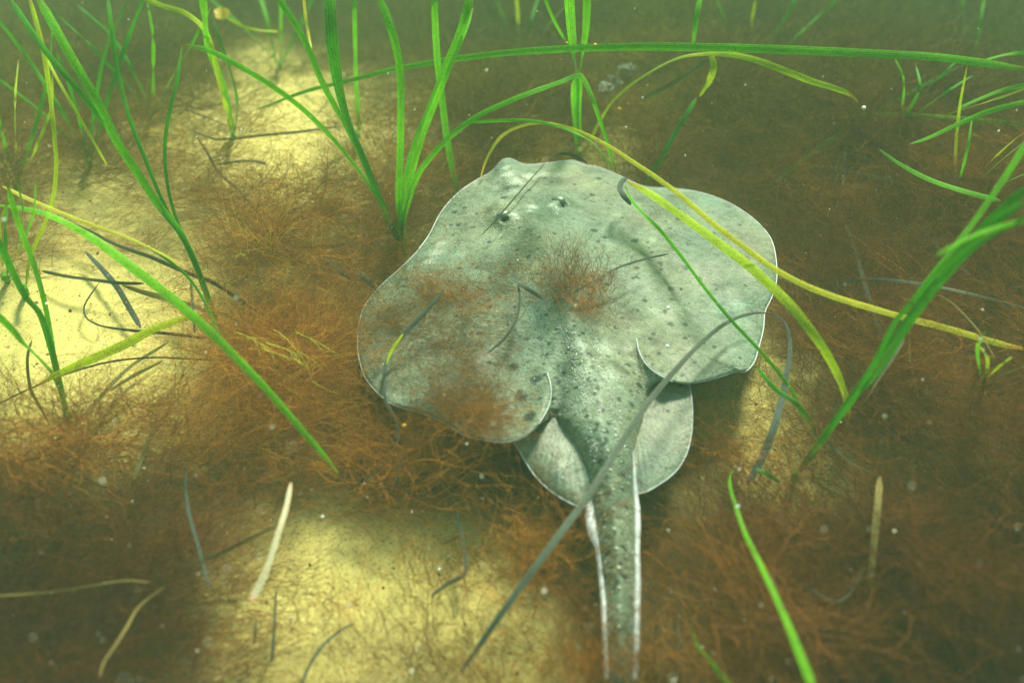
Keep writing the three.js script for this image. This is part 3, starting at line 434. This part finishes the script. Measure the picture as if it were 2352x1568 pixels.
shoot('dense dark green eelgrass bundle leaning toward the right edge', [1826, 1096], [
  [[[1826, 1094], [1868, 1036], [1935, 943], [2001, 849], [2068, 756], [2135, 666], [2201, 583], [2268, 515], [2370, 420]], [.01, .1, .2, .28, .33], [15, 19, 21, 24, 27], 'deep'],
  [[[1840, 1080], [1890, 1010], [1960, 920], [2020, 810], [2060, 735], [2090, 700], [2140, 640], [2230, 560], [2370, 450]], [.01, .12, .22, .3, .34], [8, 13, 14, 15, 18], 'deep'],
  [[[1835, 1090], [1880, 1030], [1950, 930], [2020, 850], [2090, 745], [2170, 640], [2250, 560], [2370, 490]], [.01, .12, .2, .28, .34], [9, 12, 15, 17, 19], 'deep'],
  [[[2090, 700], [2160, 610], [2230, 520], [2285, 443], [2330, 375], [2370, 310]], [.24, .28, .32], [14, 18, 18], 'green'],
  [[[2150, 586], [2195, 562], [2240, 540], [2300, 520], [2370, 505]], [.33, .335, .33], [8, 12, 14], 'bright'],
  [[[1883, 1016], [1875, 990], [1855, 960], [1825, 923], [1781, 893], [1757, 866], [1740, 842]], [.01, .05, .1, .12], [9, 15, 16, 10], 'deep'],
  [[[1975, 935], [1990, 918], [2015, 876], [2045, 833], [2080, 775]], [.05, .1, .14, .18], [5, 7, 8, 8], 'pale'],
  [[[1942, 1000], [1947, 930], [1935, 885], [1920, 850], [1895, 805], [1860, 755], [1820, 705], [1770, 655], [1720, 610], [1660, 565], [1600, 520], [1540, 477], [1490, 442], [1440, 416]], [.01, .12, .16, .155, .14, .12], [16, 22, 26, 27, 26, 22], 'lime', 0.25],
]);
// thinner shoots farther off, softened by the water
const rf = rng(3131);
for (const [label, x, y, n, lean, spread, top_] of [
  ['hazy thin shoot fanning up at the far left margin', 40, 430, 5, 0.02, 0.5, 1], ['hazy thin shoot left of the far bright sand', 205, 375, 5, -0.25, 0.5, 1], ['faint small shoot beside the far dark threads', 345, 265, 4, -0.1, 0.6, 1],
  ['faint shoot at the top of the bright sand strip', 640, 150, 4, -0.1, 0.6, 1], ['faint shoot in the far algae behind the snout', 1190, 150, 4, 0.15, 0.5, 1], ['faint shoot in haze right of the hanging leaf', 1720, 190, 4, 0.3, 0.6, 1],
  ['hazy shoot leaning right in the far right water', 2060, 300, 5, 0.75, 0.5, 0.8], ['dim shoot under the bright leaf at the right edge', 2190, 480, 5, 0.6, 0.5, 0.8], ['faint shoot leaning over at the upper right corner', 2230, 170, 4, 0.5, 0.6, 0.8], ['small dim shoot at the right edge below the yellow leaf', 2260, 880, 4, 0.5, 0.7, 0.35], ['thin shoot on the left edge above the sand patch', 15, 640, 4, 0.1, 0.35, 0.6],
]) {
  const bl = [];
  for (let i = 0; i < n; i++) { const a = lean + (i / (n - 1) - 0.5) * spread * 2 + (rf() - 0.5) * 0.2, L = (230 + 260 * rf()) * top_, w = 6 + 5 * rf(), b = (rf() - 0.5) * 130; bl.push([[[x + (rf() - 0.5) * 14, y], [x + Math.sin(a) * L * 0.3, y - Math.cos(a) * L * 0.33], [x + Math.sin(a) * L * 0.65 + b * 0.25, y - Math.cos(a) * L * 0.66], [x + Math.sin(a) * L + b, y - Math.cos(a) * L * 0.95]], [.01, .06 + .05 * rf(), .14 + .05 * rf(), .16 + .1 * rf()], [w * 0.6, w, w, w * 0.6], ['green', 'deep', 'green', 'lime', 'deep'][Math.floor(rf() * 5)]]); }
  shoot(label, [x, y], bl);
}
// leaves that drift or lie free
const G1 = 'drifting green eelgrass leaves', G2 = 'dead eelgrass leaves on the bed';
loose('eelgrass_leaf', 'long horizontal green leaf spanning the water behind the skate', 'leaf', G1, [[590, 252], [700, 210], [800, 185], [900, 160], [1000, 142], [1100, 128], [1200, 118], [1300, 112], [1450, 107], [1600, 108], [1750, 112], [1900, 118], [2050, 125], [2150, 131], [2250, 143], [2380, 162]], [.10, .2, .25, .25, .22], [9, 15, 19, 23, 24, 24], 'green', 0.15);
loose('eelgrass_leaf', 'yellow leaf arching over the snout and across the right wing', 'leaf', G1, [[1104, 407], [1117, 367], [1151, 313], [1194, 290], [1241, 282], [1284, 287], [1334, 303], [1394, 333], [1451, 370], [1501, 403], [1568, 453], [1640, 515], [1700, 560], [1760, 605], [1800, 630], [1860, 660], [1930, 686], [2000, 707], [2080, 730], [2150, 747], [2230, 770], [2300, 790], [2380, 806]], [.075, .16, .18, .17, .14, .1, .07], [9, 7, 13, 16, 20, 22, 18], 'yellow', 0.25);
loose('eelgrass_leaf', 'thin green leaf curving down onto the skate head', 'leaf', G1, [[1078, 281], [1140, 277], [1217, 277], [1270, 287], [1317, 303], [1361, 327], [1391, 363], [1408, 390]], [.2, .2, .16, .08], [8, 9, 10, 5], 'green');
loose('eelgrass_leaf', 'narrow green leaf with folded grey tip laid diagonally over the right wing', 'leaf', G1, [[1436, 424], [1450, 458], [1480, 492], [1520, 532], [1568, 592], [1611, 650], [1678, 733], [1741, 800], [1781, 846], [1808, 880], [1845, 936]], [.115, .11, .105, .095, .07], [9, 11, 9, 9, 10, 9], 'green');
loose('eelgrass_leaf', 'short grey folded leaf end beside the yellow blade tip on the skate', 'leaf', G2, [[1440, 408], [1428, 418], [1424, 432], [1432, 448], [1450, 470]], [.115, .118, .112], [12, 16, 15, 9], 'slate');
loose('eelgrass_leaf', 'green leaf hanging from the arched leaf in the far water', 'leaf', G1, [[1632, 124], [1640, 150], [1634, 175], [1622, 198], [1606, 222]], [.22, .2, .16], [14, 19, 18, 6], 'lime');
loose('eelgrass_leaf', 'olive leaf slanting down left of the hanging leaf', 'leaf', G1, [[1630, 132], [1585, 165], [1530, 200], [1478, 225]], [.22, .18, .14], [14, 13, 11], 'olive');
loose('eelgrass_leaf', 'short thin green leaf ending just above the long horizontal leaf', 'leaf', G1, [[1246, -20], [1272, 45], [1290, 78], [1302, 98]], [.28, .25, .22], [10, 9, 6], 'bright');
loose('eelgrass_leaf', 'dim green leaf dropping to the horizontal leaf right of the snout', 'leaf', G1, [[1612, -20], [1600, 40], [1592, 110]], [.24, .22, .18], [15, 14, 8], 'green');
loose('eelgrass_leaf', 'bright leaf entering from the right edge, ending in the open water', 'leaf', G1, [[2091, 331], [2130, 318], [2185, 293], [2268, 257], [2380, 228]], [.2, .21, .22], [8, 12, 14, 15], 'green');
loose('eelgrass_leaf', 'green leaf running from a thin thread down to the dark bundle', 'leaf', G1, [[2016, 340], [2068, 377], [2135, 412], [2201, 435], [2300, 462]], [.13, .15, .18], [4, 14, 18, 16], 'green');
loose('eelgrass_leaf', 'faint level green leaf in the far right haze', 'leaf', G1, [[1928, 270], [2000, 263], [2100, 264], [2200, 271], [2380, 288]], [.08, .09, .1], [8, 12, 12, 14], 'green');
loose('eelgrass_leaf', 'faint long diagonal leaf crossing the right haze', 'leaf', G1, [[1781, 418], [1901, 327], [2018, 253], [2101, 207], [2215, 148]], [.05, .07, .1], [14, 14, 12, 11], 'deep');
loose('eelgrass_leaf', 'thin leaf at far upper right touching the horizontal leaf end', 'leaf', G1, [[2262, 138], [2310, 126], [2380, 118]], [.2, .2, .2], [8, 10, 11], 'green');
loose('eelgrass_leaf', 'dim leaf bending in from the right edge above the bright leaf', 'leaf', G1, [[2200, 250], [2251, 227], [2301, 208], [2380, 190]], [.14, .15, .16], [8, 11, 13], 'green');
loose('eelgrass_leaf', 'dark green leaf standing dimly behind the right wing', 'leaf', G1, [[1484, 420], [1517, 367], [1560, 290], [1600, 225]], [.04, .08, .12], [10, 14, 12], 'deep');
loose('eelgrass_leaf', 'vivid green leaf arching out of dark algae right of the tail', 'leaf', G1, [[1686, 1080], [1678, 1092], [1677, 1115], [1688, 1155], [1711, 1222], [1755, 1312], [1798, 1405], [1835, 1495], [1872, 1590]], [.08, .10, .12, .14, .15], [7, 13, 17, 21, 25], 'bright', 0.2);
loose('eelgrass_leaf', 'short dim green leaf beside the root of the vivid green leaf', 'leaf', G1, [[1736, 1076], [1762, 1088], [1792, 1108]], [.06, .065, .05], [8, 12, 8], 'deep');
loose('eelgrass_leaf', 'short green leaf between the tail and the vivid green leaf', 'leaf', G1, [[1590, 1440], [1601, 1479], [1635, 1522], [1690, 1590]], [.06, .075, .08], [5, 12, 16], 'green');
loose('eelgrass_leaf', 'dull yellow upright strip in the dark algae near the right edge', 'leaf', G2, [[2022, 1094], [2015, 1179], [2005, 1279], [1998, 1345], [1994, 1410]], [.09, .085, .07, .05], [17, 18, 17, 14], 'tan', 0.1);
loose('eelgrass_leaf', 'broad green leaf crossing the bright sand and brown algae on the left', 'leaf', G1, [[-20, 470], [30, 476], [100, 490], [200, 540], [300, 612], [400, 690], [480, 760], [560, 840], [620, 903], [680, 972], [740, 1042], [776, 1086]], [.12, .16, .17, .15, .12, .08], [12, 20, 26, 25, 22, 18, 14], 'bright', 0.2);
loose('eelgrass_leaf', 'glaring yellow leaf edge above the broad green leaf', 'leaf', G1, [[5, 428], [60, 455], [130, 485], [200, 513], [250, 530], [300, 550], [350, 573], [425, 612]], [.17, .17, .16, .13], [11, 11, 9, 4], 'straw', 0.05);
loose('eelgrass_leaf', 'thin dark green leaf curving below the glaring yellow leaf', 'leaf', G1, [[300, 548], [362, 582], [425, 630], [462, 680], [490, 740], [505, 772]], [.12, .1, .06], [5, 8, 8], 'deep');
loose('eelgrass_leaf', 'olive yellow leaf low over the bright sand at left', 'leaf', G1, [[470, 722], [425, 730], [350, 757], [287, 790], [225, 818], [150, 850], [90, 880]], [.05, .06, .06, .05], [12, 20, 25, 24, 14], 'lime', 0.2);
loose('eelgrass_leaf', 'yellow white leaf stub hanging at the top of the far water', 'leaf', G1, [[696, -20], [703, 50], [709, 85], [715, 116]], [.26, .22, .2], [7, 8, 6], 'straw', 0.3);
loose('eelgrass_leaf', 'small tail of a yellow leaf trailing in far haze', 'leaf', G1, [[515, 38], [560, 62], [600, 70], [640, 72]], [.16, .15, .14], [5, 8, 9, 7], 'lime');
loose('dead_leaf', 'long grey strip lying over the tail and the right wing', 'dead leaf', G2, [[1060, 1543], [1130, 1440], [1200, 1342], [1280, 1234], [1350, 1140], [1400, 1062], [1450, 982], [1500, 910], [1560, 840], [1610, 788], [1660, 747], [1700, 727], [1745, 718], [1775, 722]], [.05, .085, .11, .12, .12, .11, .09], [15, 18, 20, 19, 17, 13, 8], 'grey', 0.15);
loose('dead_leaf', 'dark slate strip curving down beside the right wing tip', 'dead leaf', G2, [[1775, 722], [1797, 734], [1812, 765], [1815, 805], [1806, 862], [1795, 920], [1772, 1000], [1742, 1070], [1716, 1110]], [.09, .08, .07, .05], [7, 12, 17, 22, 20], 'slate', 0.15);
loose('dead_leaf', 'bright white leaf fragment stuck upright in the near algae', 'dead leaf', G2, [[668, 1108], [657, 1165], [637, 1230], [611, 1310], [576, 1380]], [.11, .11, .10, .09], [12, 14, 17, 23], 'white', 0.15);
loose('dead_leaf', 'bent grey leaf on the bare sand left of the tail', 'dead leaf', G2, [[1030, 1090], [1041, 1155], [1054, 1205], [1066, 1258], [1068, 1318], [1060, 1324], [1024, 1343], [990, 1369]], [.025, .03, .025, .02], [8, 10, 12, 11], 'grey');
loose('dead_leaf', 'pale curled scrap on the bare sand left of the tail', 'dead leaf', G2, [[1012, 1252], [1044, 1236], [1070, 1228], [1092, 1234]], [.016, .02, .016], [7, 10, 9], 'tan');
loose('dead_leaf', 'dark leaf with a yellow patch curving over the left wing', 'dead leaf', G2, [[1020, 665], [971, 723], [931, 763], [904, 799], [887, 835], [881, 883], [887, 923], [901, 950], [914, 989], [910, 1030]], [.11, .1, .085, .08, .06], [8, 12, 12, 10, 8], 'slate');
loose('dead_leaf', 'short yellow green leaf section on the left wing edge', 'dead leaf', G2, [[926, 766], [904, 799], [893, 818], [887, 838]], [.101, .1, .098], [5, 9, 9, 5], 'lime');
loose('dead_leaf', 'grey crescent leaf lying on the skate back', 'dead leaf', G2, [[1190, 652], [1194, 689], [1184, 736], [1157, 779], [1117, 813]], [.108, .106, .1], [6, 8, 8, 5], 'slate');
loose('dead_leaf', 'short grey stub under orange algae on the skate back', 'dead leaf', G2, [[1172, 637], [1211, 663], [1250, 687]], [.112, .113, .115], [8, 11, 11], 'grey');
loose('dead_leaf', 'thin dark strip across the skate back toward the right wing', 'dead leaf', G2, [[1284, 690], [1324, 667], [1364, 646], [1417, 616], [1484, 594], [1536, 583]], [.117, .113, .102], [6, 8, 8, 5], 'slate');  // thin dark ribbon along the back
loose('dead_leaf', 'dark stub poking out beneath the left wing', 'dead leaf', G2, [[822, 624], [845, 644], [870, 666]], [.05, .05, .045], [15, 17, 15], 'slate');
loose('dead_leaf', 'dark leaf arched over the tip of the snout', 'dead leaf', G2, [[1262, 366], [1270, 360], [1288, 353], [1313, 355], [1338, 367], [1352, 378]], [.07, .075, .07], [5, 8, 9, 5], 'dark');
loose('dead_leaf', 'hair-thin dark stem lying across the skate snout', 'dead leaf', G2, [[1254, 372], [1220, 410], [1190, 445], [1160, 480], [1130, 515], [1105, 540]], [.085, .1, .098], [3, 4, 4, 3], 'dark');
const darkOnSand = [
  ['dark strip across bright sand, upper of the two below the broad leaf', [[95, 622], [150, 634], [225, 644], [280, 650], [330, 651]], [.02, .03, .03], [9, 12, 10, 8], 'dark'],
  ['wide olive brown strip crossing beneath the broad green leaf', [[280, 655], [325, 670], [400, 690], [475, 712], [580, 740]], [.03, .035, .035, .04], [8, 16, 17, 18, 14], 'olive'],
  ['long thin dark leaf running below the glaring yellow leaf', [[120, 500], [195, 525], [262, 560], [350, 592], [425, 625], [487, 648], [537, 680], [590, 715]], [.03, .035, .035, .04], [6, 10, 11, 11, 8], 'dark'],
  ['dark looped stem on the bright sand at left', [[228, 648], [205, 680], [192, 705], [196, 728], [225, 746], [287, 757], [375, 765], [480, 777]], [.018, .02, .03], [4, 5, 9, 9], 'dark'],
  ['broad slate strip slanting down the sand under the broad leaf', [[195, 577], [240, 625], [270, 662], [295, 705], [322, 752]], [.02, .025, .02], [10, 15, 16, 14], 'slate'],  // blue-grey ribbon laid low over the sand
  ['thin upright dark stem crossing the wide olive strip', [[437, 638], [442, 705], [447, 767]], [.045, .05, .045], [7, 8, 7], 'slate'],
  ['grey brown leaf running from the sand into the near left algae', [[385, 786], [300, 841], [250, 889], [212, 934], [175, 974], [100, 1034], [30, 1074]], [.02, .025, .04, .05], [8, 13, 16, 12, 8], 'olive'],
  ['short dark leaf beside the grey brown leaf', [[374, 828], [300, 866], [250, 898]], [.02, .025, .025], [6, 10, 10], 'olive'],
  ['dark thin leaf sweeping across the whole bright sand', [[520, 828], [430, 824], [350, 821], [250, 831], [150, 859], [75, 889], [-20, 935]], [.035, .03, .03], [4, 5, 6, 6], 'dark'],
  ['grey leaf standing out of the sand edge near the left algae', [[367, 928], [352, 984], [327, 1046], [305, 1100]], [.03, .05, .06], [9, 13, 11], 'olive'],
  ['dark stem sunk in the algae left of the white fragment', [[423, 1072], [430, 1162], [457, 1262], [480, 1350]], [.07, .075, .075], [7, 10, 8], 'slate'],
  ['thin twig touching the white fragment', [[410, 1306], [470, 1285], [533, 1258], [590, 1228], [640, 1205]], [.085, .09, .115], [5, 6, 5], 'dark'],
  ['tan curved stem in the near left corner algae', [[380, 1345], [317, 1395], [290, 1440], [265, 1480], [237, 1522], [228, 1555]], [.085, .09, .085], [4, 7, 9, 7], 'tan'],
  ['tan thread lying level over the near left algae', [[-20, 1369], [60, 1364], [133, 1358], [210, 1345], [290, 1333], [350, 1338]], [.085, .09, .085], [4, 5, 4], 'tan'],
  ['thin dark stem upright on the near sand', [[634, 1355], [629, 1445], [623, 1522]], [.03, .035, .03], [5, 8, 10], 'slate'],
  ['tiny dark stem left of the thin near stem', [[588, 1420], [586, 1450], [582, 1482]], [.03, .035, .03], [5, 6, 5], 'slate'],
  ['curved grey stem at the near edge of the sand', [[690, 1575], [712, 1525], [745, 1478], [784, 1446], [815, 1430]], [.03, .04, .035], [9, 10, 8, 4], 'grey'],
  ['dark stem slanting through algae under the left wing', [[897, 1040], [872, 1070], [840, 1098], [795, 1130]], [.05, .05, .04], [6, 7, 5], 'dark'],
  ['slate stem hanging straight below the left wing', [[921, 1035], [915, 1088], [907, 1125]], [.05, .045, .04], [7, 9, 7], 'slate'],
  ['short blunt dark leaf curled on the far yellow sand', [[500, 378], [550, 370], [590, 371], [613, 378]], [.018, .022, .018], [5, 9, 9], 'slate'],
  ['grey leaf slanting over the yellow sand above the burrow', [[447, 307], [475, 350], [500, 393], [550, 440], [595, 496]], [.018, .022, .02], [5, 8, 9, 6], 'slate'],
  ['dark thread on the far sand below the round yellow leaf', [[320, 186], [375, 205], [420, 216], [465, 226]], [.016, .02, .016], [4, 6, 5], 'dark'],
  ['bent dark leaf on the far sand', [[372, 205], [415, 232], [455, 250], [474, 246], [492, 236]], [.018, .02, .018], [6, 8, 7], 'slate'],
  ['dark straight thread on the yellow sand patch', [[420, 250], [470, 268], [515, 286]], [.016, .02, .016], [4, 5, 4], 'dark'],
  ['long thin dark leaf running on into a drawn shadow across the far yellow sand', [[425, 290], [487, 318], [535, 318], [590, 312], [690, 302], [790, 288]], [.016, .02, .018], [5, 7, 7, 6], 'slate'],  // right-hand stretch draws the leaf shadow as a dark ribbon
  ['dark leaf in the haze of the far left margin', [[112, 292], [92, 302], [62, 345], [25, 392]], [.04, .04, .04], [7, 10, 9], 'slate'],
  ['dark level thread at the far left margin', [[40, 298], [75, 297], [118, 297]], [.045, .045, .045], [5, 7, 5], 'slate'],
  ['short dark leaf beside the shoulder on brown sand', [[690, 569], [730, 566], [775, 565], [806, 558]], [.03, .035, .03], [4, 8, 6], 'dark'],
  ['dark slanting leaf in algae left of the wing', [[748, 586], [780, 622], [806, 642]], [.05, .055, .05], [6, 8, 6], 'slate'],
];
for (const [label, pts, hs, ws, c] of darkOnSand) loose('dead_leaf', label, 'dead leaf', G2, pts, hs, ws, c);
const rightDim = [
  ['long grey arched leaf lying over the algae by the dark bundle', [[1895, 656], [1979, 643], [2054, 645], [2129, 654], [2204, 669], [2304, 694], [2380, 718]], [.06, .08, .075, .06], [7, 11, 12, 10, 8], 'grey'],
  ['slate stem descending right of the wing tip', [[1944, 516], [1964, 568], [1979, 623], [2004, 710], [2031, 790]], [.06, .065, .06], [7, 10, 12, 14], 'slate'],
  ['thin yellow stem curving right of the dark bundle', [[2155, 676], [2190, 698], [2216, 723], [2249, 760], [2286, 822]], [.09, .09, .08], [5, 5, 4], 'tan'],
  ['thin tan stem dropping behind the dark bundle', [[2090, 755], [2091, 823], [2099, 860], [2110, 915]], [.075, .07, .06], [5, 6, 5], 'tan'],
  ['faint grey leaf lying in the right haze', [[1848, 377], [1935, 390], [2035, 414], [2135, 447], [2190, 469]], [.05, .06, .055], [8, 14, 16, 8], 'grey'],
  ['faint upright grey stem behind the right wing', [[1941, 343], [1938, 417], [1921, 486]], [.06, .06, .055], [7, 9, 8], 'grey'],
  ['dim slate leaf slanting in the algae at the right edge', [[2090, 500], [2180, 590], [2250, 650], [2330, 720]], [.05, .055, .05], [8, 11, 8], 'slate'],
  ['slate stem fallen among the dark algae near the right corner', [[1600, 1395], [1700, 1440], [1760, 1360]].map(([x, y]) => [x + 230, y - 60]), [.07, .075, .07], [6, 8, 6], 'slate'],
  ['dark thread fallen between the sand gap and the yellow strip', [[1905, 1020], [1945, 1055], [1985, 1078], [2020, 1096]], [.05, .06, .085], [5, 6, 5], 'dark'],
  ['pale stem standing beside the tail in dark algae', [[1600, 1400], [1606, 1450], [1596, 1500]].map(([x, y]) => [x - 45, y + 20]), [.05, .05, .05], [6, 8, 6], 'grey'],
];
for (const [label, pts, hs, ws, c] of rightDim) loose('dead_leaf', label, 'dead leaf', G2, pts, hs, ws, c);

// ---------------------------------------------------------------- small things
function pebbly(seed, amp, f = 2.2) { const g = new THREE.IcosahedronGeometry(1, 4), p = g.attributes.position, v = new THREE.Vector3(); for (let i = 0; i < p.count; i++) { v.fromBufferAttribute(p, i); const k = 1 + amp * noise(v.x * f + seed, v.y * f, v.z * f); p.setXYZ(i, v.x * k, v.y * k, v.z * k); } g.computeVertexNormals(); return g; }
const lumpMat = new THREE.MeshPhysicalMaterial({ color: new THREE.Color().setRGB(0.50, 0.58, 0.44), bumpMap: skinBump, bumpScale: 0.003, roughness: 0.8, transmission: 0.2, thickness: 0 });
{
  const at = P(1415, 195, 0.05), g = new THREE.Group(); g.position.copy(at);
  for (const [x, y, sx, sy, sz, k] of [[1393, 208, 16, 24, 14, 1], [1410, 190, 16, 16, 14, 4], [1440, 165, 22, 20, 16, 7]]) { const p = P(x, y, 0.06), m = mesh('lobe', pebbly(k, 0.8, 3.1), lumpMat, g), u = perView(p); m.position.copy(p).sub(at); m.scale.set(sx * u, sz * u, sy * u * 1.2); }
  tag(top(g, 'sponge'), 'pale green lobed sponge half hidden in far algae', 'sponge');
}
{
  const at = P(507, 30, 0.16), u = perView(at), leafMat = new THREE.MeshPhysicalMaterial({ color: new THREE.Color().setRGB(0.75, 0.60, 0.06), roughness: 0.8, transmission: 0.45, thickness: 0, side: THREE.DoubleSide });
  const g = grid(24, 8, (a, r) => { const t = a * Math.PI * 2, k = r * 17 * u * (1 + 0.14 * Math.sin(3 * t + 1) + 0.07 * Math.sin(5 * t)); return new THREE.Vector3(Math.cos(t) * k, Math.sin(t) * k * 0.92, 0.004 * Math.sin(2 * t) * r * r); });
  const o = mesh('leaf', g, leafMat); o.position.copy(at); o.rotation.set(-0.9, 0.2, 0); tag(top(o, 'yellow_leaf'), 'small round yellow leaf adrift in the far haze', 'leaf');
}
{
  const rg = rng(616), geo = pebbly(3, 0.7, 1.3), list = [], M = new THREE.Matrix4(), Q = new THREE.Quaternion(), E = new THREE.Euler(), c = new THREE.Color();
  while (list.length < 2600) { const x = -1.5 + 3 * rg(), z = -2.1 + 2.7 * rg(), p = new THREE.Vector3(x, bedY(z), z), [vx, vy, dz] = toView(p); if (dz < 0.3 || vx < -100 || vx > 2450 || vy > 1650 || density(p) > 0.45) continue; list.push(p.setY(groundY(x, z))); }
  const im = new THREE.InstancedMesh(geo, new THREE.MeshStandardMaterial({ color: 0xffffff, roughness: 0.6 }), list.length);
  list.forEach((p, i) => { const s = 0.0005 + 0.0016 * Math.pow(rg(), 4); M.compose(p, Q.setFromEuler(E.set(rg() * 6, rg() * 6, rg() * 6)), new THREE.Vector3(s * (0.7 + rg()), s * 0.6, s)); im.setMatrixAt(i, M); const k = rg(); im.setColorAt(i, k < 0.55 ? c.setRGB(0.10 + 0.1 * rg(), 0.08, 0.035) : k < 0.8 ? c.setRGB(0.85, 0.80, 0.58) : c.setRGB(0.42, 0.26, 0.08)); });
  tag(top(im, 'shell_grit'), 'scattered shell grit and dark grains on the bare sand', 'grit', null, 'stuff');
}
{ // motes hanging in the water
  const rm = rng(818), geo = pebbly(9, 0.6, 1.5), N = 420, M = new THREE.Matrix4(), Q = new THREE.Quaternion(), E = new THREE.Euler();
  const im = new THREE.InstancedMesh(geo, new THREE.MeshPhysicalMaterial({ color: new THREE.Color().setRGB(0.80, 0.80, 0.66), roughness: 0.5 }), N);
  for (let i = 0; i < N; i++) { const p = P(rm() * VW, rm() * VH, 0.03 + 0.4 * rm() * rm()), s = 0.00035 + 0.00075 * Math.pow(rm(), 3); M.compose(p, Q.setFromEuler(E.set(rm() * 6, rm() * 6, rm() * 6)), new THREE.Vector3(s * 1.4, s, s * 0.8)); im.setMatrixAt(i, M); }
  tag(top(im, 'suspended_particles'), 'pale specks of silt hanging in the water', 'silt', null, 'stuff');
}
const bubbleMat = new THREE.MeshPhysicalMaterial({ color: 0xffffff, roughness: 0.08, clearcoat: 1 }), beadMat = new THREE.MeshPhysicalMaterial({ color: new THREE.Color().setRGB(0.85, 0.42, 0.03), roughness: 0.4 });
for (const [x, y, h, r, m, name, label] of [
  [740, 1186, .07, 4, bubbleMat, 'shell_grain', 'glinting white grain on dark algae right of the white leaf fragment'], [1008, 1307, .02, 4.5, bubbleMat, 'shell_grain', 'glinting white grain on bare sand beside the bent grey leaf'],
  [330, 1075, .075, 3, bubbleMat, 'shell_grain', 'tiny bright grain on the near left algae'], [1985, 247, .2, 5, bubbleMat, 'shell_grain', 'bright bead just beyond the frayed tip of the arched leaf'],
  [1696, 1163, .135, 4, bubbleMat, 'shell_grain', 'bright bead stuck on the vivid green leaf'], [106, 697, .12, 4, bubbleMat, 'shell_grain', 'bright bead on an eelgrass blade over the bright sand'],
  [928, 977, .085, 5, beadMat, 'orange_bead', 'orange bead in the algae below the left wing'], [1423, 250, .07, 4, beadMat, 'orange_bead', 'orange speck below the pale sponge'], [1443, 238, .07, 3, beadMat, 'orange_bead', 'smaller orange speck right of the other under the sponge'],
  [1367, 102, .265, 4, beadMat, 'snail', 'tiny tan snail on the long horizontal leaf'], [1302, 98, .225, 3, beadMat, 'snail', 'tiny tan snail at the end of the short thin leaf'],
  [1535, 707, .115, 5, bubbleMat, 'shell_grain', 'white grain lying on the right wing'], [1533, 795, .1, 5, bubbleMat, 'shell_grain', 'white grain on the rear lobe of the right wing'],
]) { const p = P(x, y, h), s = r * perView(p), o = mesh('grain', pebbly(x, 0.35, 1.6), m); o.position.copy(p); o.scale.set(s, s * 0.8, s * 0.9); tag(top(o, name), label, name === 'snail' ? 'snail' : name === 'orange_bead' ? 'bead' : 'grain'); }

renderer.render(scene, camera);
